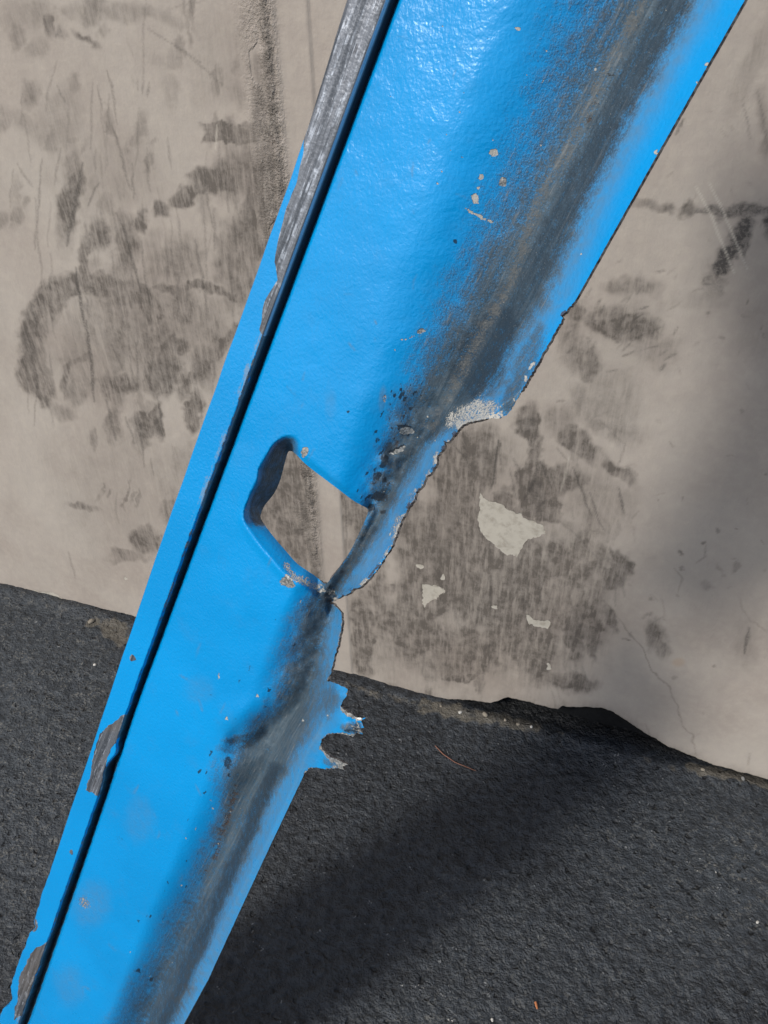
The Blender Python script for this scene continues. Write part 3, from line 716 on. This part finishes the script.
lw_ = sst(301, 290, PX) * ((PX > 240) & (PY > 436) & (PY < 526)); hv_, _ = pdist(PX, PY, hole + [hole[0]])
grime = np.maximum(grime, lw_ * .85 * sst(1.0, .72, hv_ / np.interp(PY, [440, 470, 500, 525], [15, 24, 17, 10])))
haze_ = np.clip(sst(-34, 6, PX - xr) * sst(38, 4, PX - xr), 0, 1)                      # thin grey film where the lip comes clean
scrm = Mask(PX, PY, [(2.0, 20)])
for i in range(46):
    y = rng.uniform(20, 1010); g_ = ip(y, GR); x = rng.uniform(g_ + 8, max(g_ + 20, ip(y, GXL))); a_ = rng.choice([2.0, .5, 1.2, 1.9]) + rng.normal(0, .2); l_ = rng.uniform(4, 16)
    scrm.line([(x, y), (x + l_ * math.cos(a_), y + l_ * math.sin(a_))], .5, rng.uniform(.25, .7), 1.2)
for a in [(92, 905, 16, 22, .3, 20), (140, 820, 14, 20, .22, 0), (330, 405, 6, 14, .2), (383, 398, 3, 12, .5, 5), (200, 690, 14, 12, .18), (70, 985, 14, 20, .25)]: scrm.blob(*a)
film = np.maximum(np.maximum(haze_ * .75, .35 * grime), scrm.v)
hw_ = sst(.85, .65, hv_ / np.interp(PY, [440, 470, 500, 525], [15, 24, 17, 10]))
film = np.maximum(film, lw_ * hw_); grime = grime * (1 - .35 * lw_ * hw_)
soot = Mask(PX, PY, [(3, 12)])
soot.line([(706, -50), (675, 0), (624, 100), (566, 210), (518, 290), (486, 345), (470, 380)], 17, .62, 20, False)
soot.blob(480, 358, 26, 46, 1.0, 25, .7); g2.blob(420, 425, 20, 34, .7, 40); g2.blob(478, 372, 26, 30, 1.0, 20); g2.blob(380, 500, 14, 12, .8); soot.blob(425, 430, 12, 24, .7, 38, .6); soot.line([(440, 415), (410, 455), (385, 495)], 7, .6, 10, False); soot.line([(370, 530), (340, 580), (326, 600)], 5, .7, 6, False)
soot.line([(322, 600), (312, 650), (300, 690)], 9, .6, 12, False); soot.line([(225, 748), (262, 734)], 5, .8, 7, False); soot.line([(205, 905), (165, 985), (120, 1070)], 14, .5, 16, False)
soot.line([(275, 770), (258, 810), (232, 870), (204, 935), (165, 1020), (140, 1080)], 6, .8, 9, False); soot.blob(488, 350, 20, 50, 1.3, 25, .6)
C1 = np.stack([grime, tan.v, white.v, bare.v], -1); C2 = np.stack([rust.v, dark.v, film, soot.v], -1)

def mat_blue(name, flange=False):
    t = NT(name)
    if flange:
        bareA, edgeA, dirtShadeA, stA = t.attr('wear_a')
    else:
        grime, tan_, white_, bare_ = t.attr('wear_a')
        rust_, dark_, film_, soot_ = t.attr('wear_b')
    nF = t.noise(900, 3, .6); nM = t.noise(240, 4, .6); nL = t.noise(12, 3, .5); nP = t.noise(1500, 2, .6)
    # the long axis of the channel runs down the sheet: brushed marks follow it
    ax = Vector(AX.tolist()); q = ax.rotation_difference(Vector((0, 0, 1))).to_euler()
    rotd = t.map((1, 1, 1), (q.x, q.y, q.z)); lv = t.n('ShaderNodeMapping', {0: rotd, 'Scale': (700, 700, 40)}).outputs[0]; stk = t.noise(1, 4, .6, lv)
    lv2 = t.n('ShaderNodeMapping', {0: rotd, 'Scale': (300, 300, 14)}).outputs[0]; stk2 = t.noise(1, 4, .6, lv2)
    col = t.mix(t.ramp(nL, .3, .7), (.0, .238, .57), (.0, .266, .63))
    peel = t.noise(620, 1.5, .5, dist=.2)
    b = t.bump(peel, .00040, .6)
    rough = .36
    metal = 0.0
    if flange:
        bm = t.cut(bareA, nM, .35, .03)
        scr = t.cut(edgeA, t.math('ADD', t.math('MULTIPLY', nM, .5), t.math('MULTIPLY', stk, .5)), 1.3, .06, .62)
        mt = t.mix(t.ramp(stk2, .38, .6), (.060, .070, .085), (.150, .165, .19))
        mt = t.mix(t.math('MULTIPLY', t.math('MULTIPLY', t.ramp(stk, .50, .62), t.ramp(nM, .42, .62, .15, 1)), .7), mt, (.44, .49, .56))
        mt = t.mix(t.ramp(t.math('ADD', t.math('MULTIPLY', nM, .6), t.math('MULTIPLY', stk2, .6)), .68, .78, 0, .55), mt, (.035, .035, .04))
        mt = t.mix(t.math('MULTIPLY', dirtShadeA, .6), mt, (.16, .13, .10)); mt = t.mix(t.ramp(edgeA, .68, .77), mt, (.55, .60, .66))  # polished groove-side rim, lightened to paint its highlight
        col = t.mix(t.math('MULTIPLY', t.ramp(dirtShadeA, .85, .95), .9), col, (.010, .016, .026))
        col = t.mix(t.math('MULTIPLY', t.cut(stA, t.math('ADD', t.math('MULTIPLY', stk, .6), t.math('MULTIPLY', nF, .4)), 1.8, .14, .62), .6), col, (.20, .25, .29))
        col = t.mix(scr, col, (.17, .18, .19)); col = t.mix(bm, col, mt)
        anyb = t.math('MAXIMUM', bm, scr)
        rough = t.mix(anyb, (.30,) * 3, (.42,) * 3)
        b = t.bump(t.math('SUBTRACT', 1.0, bm), .0009, 1.0, b)
        b = t.bump(t.math('MULTIPLY', stk, anyb), .0005, .8, b)
        col = t.mix(t.math('MULTIPLY', t.ramp(dirtShadeA, .85, .95), .92), col, (.008, .015, .026))  # shade of the groove painted on the flange's side wall
        return t.out(Base_Color=col, Roughness=rough, Metallic=t.math('MULTIPLY', bm, .35), Normal=b, Specular_IOR_Level=.35)
    col = t.mix(t.ramp(t.noise(55, 5, .65), .5, .8, 0, .22), col, (.05, .20, .40))                     # thin dust
    # grime, broken up so it thins to specks at its border
    brk = t.math('ADD', t.math('MULTIPLY', nP, .45), t.math('ADD', t.math('MULTIPLY', nM, .3), t.math('MULTIPLY', stk, .25)))
    gv = t.math('ADD', grime, t.math('MULTIPLY', t.math('SUBTRACT', brk, .5), 2.3))
    gm = t.ramp(gv, .05, .95)
    gm = t.math('MULTIPLY', gm, t.ramp(grime, 0.0, .22))
    gcol = t.mix(t.ramp(stk, .35, .7), (.034, .050, .060), (.072, .095, .110))
    gcol = t.mix(t.ramp(nM, .45, .75, 0, .6), gcol, (.068, .084, .095))
    gcol = t.mix(t.math('MULTIPLY', t.ramp(stk, .60, .70), t.ramp(nM, .4, .6)), gcol, (.15, .165, .17))
    gcol = t.mix(t.ramp(nF, .58, .72, 0, .5), gcol, (.10, .122, .132))
    gcol = t.mix(t.math('MULTIPLY', t.cut(soot_, t.math('ADD', t.math('MULTIPLY', nM, .5), t.math('MULTIPLY', nP, .5)), 1.2, .4), .85), gcol, (.009, .012, .015))
    col = t.mix(t.math('MULTIPLY', film_, t.ramp(nM, .3, .7, .5, .95)), col, (.10, .155, .20))
    col = t.mix(t.math('MULTIPLY', gm, .96), col, gcol)
    tn = t.math('MULTIPLY', t.cut(tan_, t.math('ADD', t.math('MULTIPLY', nM, .45), t.math('MULTIPLY', nP, .55)), 2.6, .28, .72), .40)
    col = t.mix(tn, col, t.mix(nF, (.085, .08, .07), (.24, .225, .19)))
    dk = t.cut(dark_, nF, .7, .1)
    col = t.mix(t.math('MULTIPLY', dk, .85), col, (.012, .014, .018))
    rs = t.cut(rust_, t.math('ADD', t.math('MULTIPLY', nM, .5), t.math('MULTIPLY', nF, .5)), 2.4, .15, .62)
    col = t.mix(t.math('MULTIPLY', rs, .85), col, t.mix(nF, (.03, .02, .015), (.085, .052, .035)))
    ba = t.cut(bare_, nF, 1.1, .08)
    col = t.mix(ba, col, t.mix(t.ramp(nF, .35, .65), (.13, .14, .14), (.40, .40, .38)))
    wh = t.cut(white_, t.math('ADD', t.math('MULTIPLY', nP, .5), t.math('MULTIPLY', nF, .5)), 2.2, .10, .62)
    col = t.mix(wh, col, t.mix(nM, (.27, .255, .215), (.54, .53, .49)))
    # stray dust flecks in the grime
    fl = t.math('MULTIPLY', t.math('GREATER_THAN', nP, .70), t.math('MULTIPLY', gm, .55))
    col = t.mix(fl, col, (.22, .23, .225))
    r = t.math('ADD', t.ramp(nM, .3, .7, .27, .34), t.math('MULTIPLY', t.math('MAXIMUM', gm, t.math('MAXIMUM', wh, rs)), .32))
    b = t.bump(t.math('MULTIPLY', gm, t.math('ADD', nF, t.math('MULTIPLY', stk, .6))), .0003, .8, b)
    chip = t.math('MAXIMUM', t.math('MAXIMUM', ba, wh), rs)
    b = t.bump(t.math('SUBTRACT', 1.0, chip), .0004, .9, b)
    return t.out(Base_Color=col, Roughness=r, Normal=b, Metallic=t.math('MULTIPLY', ba, .3), Specular_IOR_Level=.42, Specular_Tint=(.75, .9, 1.0, 1.0))

MBLUE = mat_blue('blue_paint'); MFL = mat_blue('blue_paint_worn_to_metal', True)
def mat_steel():
    t = NT('broken_steel_edge')
    n = t.noise(500, 3, .6)
    return t.out(Base_Color=t.mix(t.ramp(n, .4, .62), (.045, .04, .04), (.17, .16, .15)), Roughness=.55, Metallic=.3, Normal=t.bump(n, .0004, .7))
MEDGE = mat_steel()

chan = bpy.data.objects.new('steel_channel', None); sc.collection.objects.link(chan)
chan.location = FOOT.tolist()
tag(chan, 'torn bright blue steel channel with a cut-out and black grime, before the beige wall', 'steel channel')
TH = .0011
BACK = P3 - NN * TH
cen = V2[T3].mean(1)
part = np.where(cen[:, 0] > ip(cen[:, 1], VC), 1, 0)
tabx = cen[:, 0] > 314
part[tabx & (cen[:, 1] > 682) & (cen[:, 1] < 737)] = 2
part[tabx & (cen[:, 1] >= 737) & (cen[:, 1] < 772)] = 3
# true border edges of the sheet, oriented
E_ = np.concatenate([T3[:, [0, 1]], T3[:, [1, 2]], T3[:, [2, 0]]]); Et = np.tile(np.arange(len(T3)), 3)
key = np.minimum(E_[:, 0], E_[:, 1]).astype(np.int64) * len(V2) + np.maximum(E_[:, 0], E_[:, 1])
uq, inv, cnt = np.unique(key, return_inverse=True, return_counts=True)
bm_ = cnt[inv] == 1
BE, BEt = E_[bm_], Et[bm_]
L0 = FOOT.astype(float)
for pid, (nm, lab) in enumerate([('face_plate', None), ('side_lip', 'turned-up lip with black grime in its fold and a torn edge'),
                                 ('torn_tab', 'upper torn tab, its tip bent outward'), ('torn_tab', 'lower torn tab with a bright bare edge')]):
    ts = T3[part == pid]; be = BE[part[BEt] == pid]
    used = np.unique(ts); rm = np.full(len(V2), -1); rm[used] = np.arange(len(used)); n = len(used)
    tf = rm[ts]; tbk = tf[:, ::-1] + n
    # border verts duplicated so the cut edge shades flat
    b0, b1 = rm[be[:, 0]], rm[be[:, 1]]; m_ = len(be)
    fp, bp = P3[used], BACK[used]
    ev = np.concatenate([fp[b0], fp[b1], bp[b1], bp[b0]]); eb = 2 * n + np.arange(m_)
    q4 = np.stack([eb + m_, eb, eb + 3 * m_, eb + 2 * m_], -1)
    verts = np.concatenate([fp, bp, ev]) - L0
    fnv = NN[used]
    en = np.cross(fp[b1] - fp[b0], -fnv[b0]); en = -en / (np.linalg.norm(en, axis=1)[:, None] + 1e-12)
    # outward: away from the sheet
    ln = np.concatenate([fnv[tf].reshape(-1, 3), -fnv[tbk[:, :] - n].reshape(-1, 3), np.repeat(np.cross(fp[b1] - fp[b0], fnv[b0]) / (np.linalg.norm(np.cross(fp[b1] - fp[b0], fnv[b0]), axis=1)[:, None] + 1e-12), 4, axis=0)])
    ca = np.concatenate([C1[used], C1[used], C1[used][b0], C1[used][b1], C1[used][b1], C1[used][b0]])
    cb = np.concatenate([C2[used], C2[used], C2[used][b0], C2[used][b1], C2[used][b1], C2[used][b0]])
    o = mesh_obj(nm, verts, [tf, tbk, q4], MBLUE, chan, {'wear_a': ca, 'wear_b': cb}, True, ln)
    o.data.materials.append(MEDGE)
    mi = np.zeros(len(tf) * 2 + m_, np.int32); mi[len(tf) * 2:] = 1
    o.data.polygons.foreach_set('material_index', mi)
    if lab: tag(o, lab)

# the channel goes on above the picture: section carried up its axis, widened for its shadow
topsel = np.nonzero(np.abs(PY - YT) < .01)[0]; topsel = topsel[np.argsort(PX[topsel])]
tp = P3[topsel]; steps = np.linspace(0, .17, 20)
RV = np.cross(PN, AX); RV /= np.linalg.norm(RV); RV = RV if RV[0] > 0 else -RV
wgt = np.linspace(1, 0, len(tp))[:, None]
shadow_flare = lambda s_: .070 * float(sst(.0, .15, s_))              # invented widening, out of view, shaped to throw shadow on the wall
ext = np.stack([tp - AX * s_ - RV * wgt * shadow_flare(s_) for s_ in steps]); nb_ = ext.shape[1]
exb = ext - PN * TH
ev = np.concatenate([ext.reshape(-1, 3), exb.reshape(-1, 3)]) - L0
gf = grid_faces(len(steps), nb_); g2f = gf[:, ::-1] + len(steps) * nb_
k_ = np.arange(len(steps) - 1); N0 = len(steps) * nb_
sdr = np.stack([k_ * nb_ + nb_ - 1, (k_ + 1) * nb_ + nb_ - 1, N0 + (k_ + 1) * nb_ + nb_ - 1, N0 + k_ * nb_ + nb_ - 1], -1)
ea = np.tile(C1[topsel], (2 * len(steps), 1)); eb_ = np.tile(C2[topsel], (2 * len(steps), 1))
mesh_obj('added_wide_top', ev, [gf, g2f, sdr], MBLUE, chan, {'wear_a': ea, 'wear_b': eb_})  # unseen top, its extra width added for the wall shadow

# --- raised edge flange left of the groove
fy = np.arange(YT, YB, 1.5)
lk = np.interp(fy, [0, 150, 560, 915, 1130], [.3432, .3462, .3428, .3458, .3458])
flx = VPX + (VPY - fy) * lk
jag = .7 * (vnoise(fy / 9, fy * 0, 5) - .5) * 1.6 + (vnoise(fy / 3, fy * 0, 6) - .5) * .8
flx = flx + jag * sst(820, 930, fy) * 1.5 + (vnoise(fy / 30, fy * 0, 8) - .5) * .8
flx = flx + 3.0 * np.exp(-((fy - 927) / 4.) ** 2) + 5 * sst(985, 999, fy) * sst(1010, 1003, fy)
frx = ip(fy, FL) + (vnoise(fy / 5, fy * 0, 15) - .5) * .8 * sst(330, 400, fy) + (vnoise(fy / 90, fy * 0, 16) - .5) * .6
frx = frx + 3.0 * np.exp(-((fy - 752) / 7.) ** 2) - 2.5 * np.exp(-((fy - 770) / 9.) ** 2)
us = np.linspace(0, 1, 36)
FX2 = flx[:, None] + (frx - flx)[:, None] * us[None, :]; FY2 = np.broadcast_to(fy[:, None], FX2.shape).copy()
# rows run across the channel, not across the picture
HF = np.full(FX2.shape, .0042)
HF -= .0010 * sst(.06, 0, us)[None, :] + .0009 * sst(.955, 1.0, us)[None, :]
HF += .0005 * (fbm(FX2 / 26, FY2 / 40, 91, 3) - .5)
FP = on_panel(FX2, FY2, HF)
rightv = np.cross(PN, AX); rightv /= np.linalg.norm(rightv)
if rightv[0] < 0: rightv = -rightv
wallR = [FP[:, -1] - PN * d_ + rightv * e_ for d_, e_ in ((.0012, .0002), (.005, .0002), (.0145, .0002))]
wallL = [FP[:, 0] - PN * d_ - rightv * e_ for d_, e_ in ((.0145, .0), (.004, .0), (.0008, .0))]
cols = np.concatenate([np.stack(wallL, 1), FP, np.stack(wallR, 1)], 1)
fpx, fpy = proj(cols)
FPX = np.concatenate([np.repeat(FX2[:, :1], 3, 1), FX2, np.repeat(FX2[:, -1:], 3, 1)], 1); FPY = np.concatenate([FY2[:, :3], FY2, FY2[:, :3]], 1)
U = np.concatenate([np.zeros(3), us, np.ones(3)])[None, :] * np.ones((len(fy), 1))
ux, uy = FPX.ravel(), FPY.ravel(); uu = U.ravel()
ba = Mask(ux, uy, [(2.2, 9), (1.3, 4)])
# bare steel: all of the top, then narrowing towards the groove
lim = np.interp(uy, [-50, 60, 105, 150, 185, 225, 262, 280, 300, 330, 345], [-.3, -.25, -.1, .10, .22, .28, .42, .75, .62, .75, 1.3])
lim = lim + (vnoise(uy / 14, uy * 0, 33) - .5) * .10
ba.v = sst(-.05, .05, uu - lim) * (uy < 345)
ba.poly([(98, 733), (108, 727), (124, 714), (128, 722), (112, 748), (106, 765), (112, 780), (100, 797), (86, 790), (93, 760)], 1, 2.5)
ba.poly([(30, 954), (42, 945), (52, 938), (48, 950), (36, 975), (24, 1014), (14, 1020), (19, 980)], 1, 2.5)
ba.blob(132, 658, 3, 3.4, .8, 0, .4); ba.blob(72, 852, 2.4, 4, .6, 0, .4); ba.blob(34, 925, 4, 6, .8, 0, .4)
ba.v[(uu == 0)] = np.where(uy[uu == 0] < 140, 1, 0)
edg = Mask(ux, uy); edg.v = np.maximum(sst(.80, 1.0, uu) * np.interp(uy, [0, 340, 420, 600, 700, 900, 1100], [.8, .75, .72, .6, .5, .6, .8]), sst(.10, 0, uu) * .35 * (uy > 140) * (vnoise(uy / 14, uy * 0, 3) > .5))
dirt_shade = Mask(ux, uy); dirt_shade.blob(30, 970, 18, 30, .8); dirt_shade.blob(112, 725, 10, 6, .7); dirt_shade.blob(250, 330, 14, 50, .5)
dirt_shade.v = dirt_shade.v * .8; gshade = np.zeros(FPX.shape); gshade[:, -3] = .9; gshade[:, -2:] = 1.0; dirt_shade.v = np.maximum(dirt_shade.v, gshade.ravel())  # dirt blobs, then groove shade painted down the right wall
stn = Mask(ux, uy); stn.v = sst(.45, .95, uu) * np.interp(uy, [200, 350, 500, 560, 640, 900, 1000], [.5, .95, .8, .4, .2, .35, .7]) * (.2 + fbm(ux / 6, uy / 26, 8, 3))
o = mesh_obj('edge_flange', cols.reshape(-1, 3) - L0, grid_faces(*FPX.shape), MFL, chan, {'wear_a': np.stack([ba.v, edg.v, dirt_shade.v, stn.v], -1)})
tag(o, 'raised blue edge strip, worn to grey bare metal at the top')
tf_ = cols[0]; ext = np.stack([tf_ - AX * s_ - RV * shadow_flare(s_) for s_ in np.linspace(0, .17, 12)])
mesh_obj('upper_flange', ext.reshape(-1, 3) - L0, grid_faces(12, cols.shape[1]), MFL, chan, {'wear_a': np.tile(np.stack([ba.v, edg.v, dirt_shade.v, stn.v], -1)[:cols.shape[1]], (12, 1))})

# ================================================================== SMALL LITTER
def rock_mesh(name, r, seed, mat, flat=.6, px=1.0):
    rr = np.random.RandomState(seed); nu, nv = 14, 9; v = []
    off = rr.uniform(0, 99)
    for i in range(1, nv):
        th = math.pi * i / nv
        for j in range(nu):
            ph = 2 * math.pi * j / nu
            d = np.array([math.sin(th) * math.cos(ph), math.sin(th) * math.sin(ph), math.cos(th)])
            q = 1 + .5 * (fbm(np.array([d[0] * 1.6 + off]), np.array([d[1] * 1.6 + d[2] * 1.3]), seed, 2)[0] - .5) * 1.4
            v.append(d * r * q * [px, 1, flat])
    v.append([0, 0, r * flat]); v.append([0, 0, -r * flat]); v = np.array(v)
    f4 = [[i * nu + j, (i + 1) * nu + j, (i + 1) * nu + (j + 1) % nu, i * nu + (j + 1) % nu] for i in range(nv - 2) for j in range(nu)]
    t0, t1 = len(v) - 2, len(v) - 1; lb = (nv - 2) * nu
    f3 = [[t0, j, (j + 1) % nu] for j in range(nu)] + [[t1, lb + (j + 1) % nu, lb + j] for j in range(nu)]
    return mesh_obj(name, v, [np.array(f4), np.array(f3)], mat)

def mat_stone(name, a, b_):
    t = NT(name); n = t.noise(400, 3, .6)
    return t.out(Base_Color=t.mix(n, a, b_), Roughness=.8, Normal=t.bump(n, .0006, .8))
S_W = mat_stone('white_stone', (.34, .33, .30), (.55, .54, .5)); S_T = mat_stone('tan_stone', (.13, .115, .09), (.28, .25, .20)); S_G = mat_stone('grey_stone', (.10, .10, .10), (.22, .22, .21))
def gz(x, y):
    i = np.argmin(np.abs(gx - x)); j = np.argmin(np.abs(gy - y)); return Z[j, i]
LIT = [(95, 665, .0032, S_W, 'pebble', 'small white pebble alone on the asphalt left of the blue channel', None),
       (92, 622, .0065, S_T, 'pebble', 'tan pebble at the wall foot left of the blue channel', None),
       (485, 718, .0048, S_T, 'pebble', 'largest of the tan pebbles in the dirt line under the wall', None),
       (460, 714, .0036, S_W, 'pebble', 'pale pebble left of the largest tan pebble under the wall', None),
       (505, 722, .0030, S_T, 'pebble', 'tan pebble just right of the largest one under the wall', None),
       (518, 726, .0034, S_T, 'pebble', 'rounded tan pebble midway along the dirt line, before the dark gap under the wall', None),
       (531, 729, .0028, S_W, 'pebble', 'rightmost pale pebble of the dirt line under the wall', None),
       (441, 708, .0026, S_T, 'pebble', 'tiny tan pebble at the left end of the dirt line under the wall', None),
       (757, 923, .0022, S_W, 'pebble', 'bright white speck of stone on the asphalt at the right border', None),
       (492, 1020, .0022, S_W, 'pebble', 'tiny white pebble on the asphalt at the bottom border', None),
       (702, 772, .0038, S_T, 'pebble', 'tan pebble at the wall foot far right', None),
       (742, 781, .0036, S_G, 'pebble', 'grey pebble at the wall foot nearest the right border', None)]
for i, (x, y, r, mt_, nm, lab, gp) in enumerate(LIT):
    r = r * .68
    o = rock_mesh(nm, r, 20 + i, mt_, .65, 1.2)
    p = on_ground(np.array(float(x)), np.array(float(y)))
    o.location = (p[0], p[1], gz(p[0], p[1]) + r * .45); o.rotation_euler = (0, 0, i * 1.3)
    tag(o, lab, 'pebble', 'pebbles scattered on the asphalt')
def twig(name, pts, r, mat, lab, cat):
    W3 = [on_ground(np.array(float(a)), np.array(float(b_))) for a, b_ in pts]
    c = np.array([[p[0], p[1], gz(p[0], p[1]) + .003] for p in W3]); base = c.mean(0)
    vv = []
    for i, p in enumerate(c):
        d = c[min(i + 1, len(c) - 1)] - c[max(i - 1, 0)]; d /= np.linalg.norm(d); s_ = np.cross(d, [0, 0, 1]); u_ = np.cross(s_, d)
        rr = r * (1 - .6 * abs(i / (len(c) - 1) - .3))
        for k in range(6):
            a_ = k * math.pi / 3; vv.append(p - base + (s_ * math.cos(a_) + u_ * math.sin(a_)) * rr)
    f = [[i * 6 + k, i * 6 + (k + 1) % 6, (i + 1) * 6 + (k + 1) % 6, (i + 1) * 6 + k] for i in range(len(c) - 1) for k in range(6)]
    o = mesh_obj(name, np.array(vv), np.array(f), mat); o.location = base.tolist(); tag(o, lab, cat)
S_R = mat_stone('dry_needle', (.16, .07, .045), (.24, .11, .07))
twig('pine_needle', [(435, 747), (443, 755), (455, 763), (466, 768), (476, 772)], .0007, S_R, 'thin reddish dry needle lying on the shaded asphalt', 'pine needle')
twig('leaf_scrap', [(535, 1003), (536, 1006), (537, 1010)], .0016, mat_stone('orange_scrap', (.3, .10, .04), (.4, .16, .06)), 'tiny orange dry leaf scrap on the asphalt near the bottom border', 'leaf scrap')
# torn thin paint flake lying against the wall foot
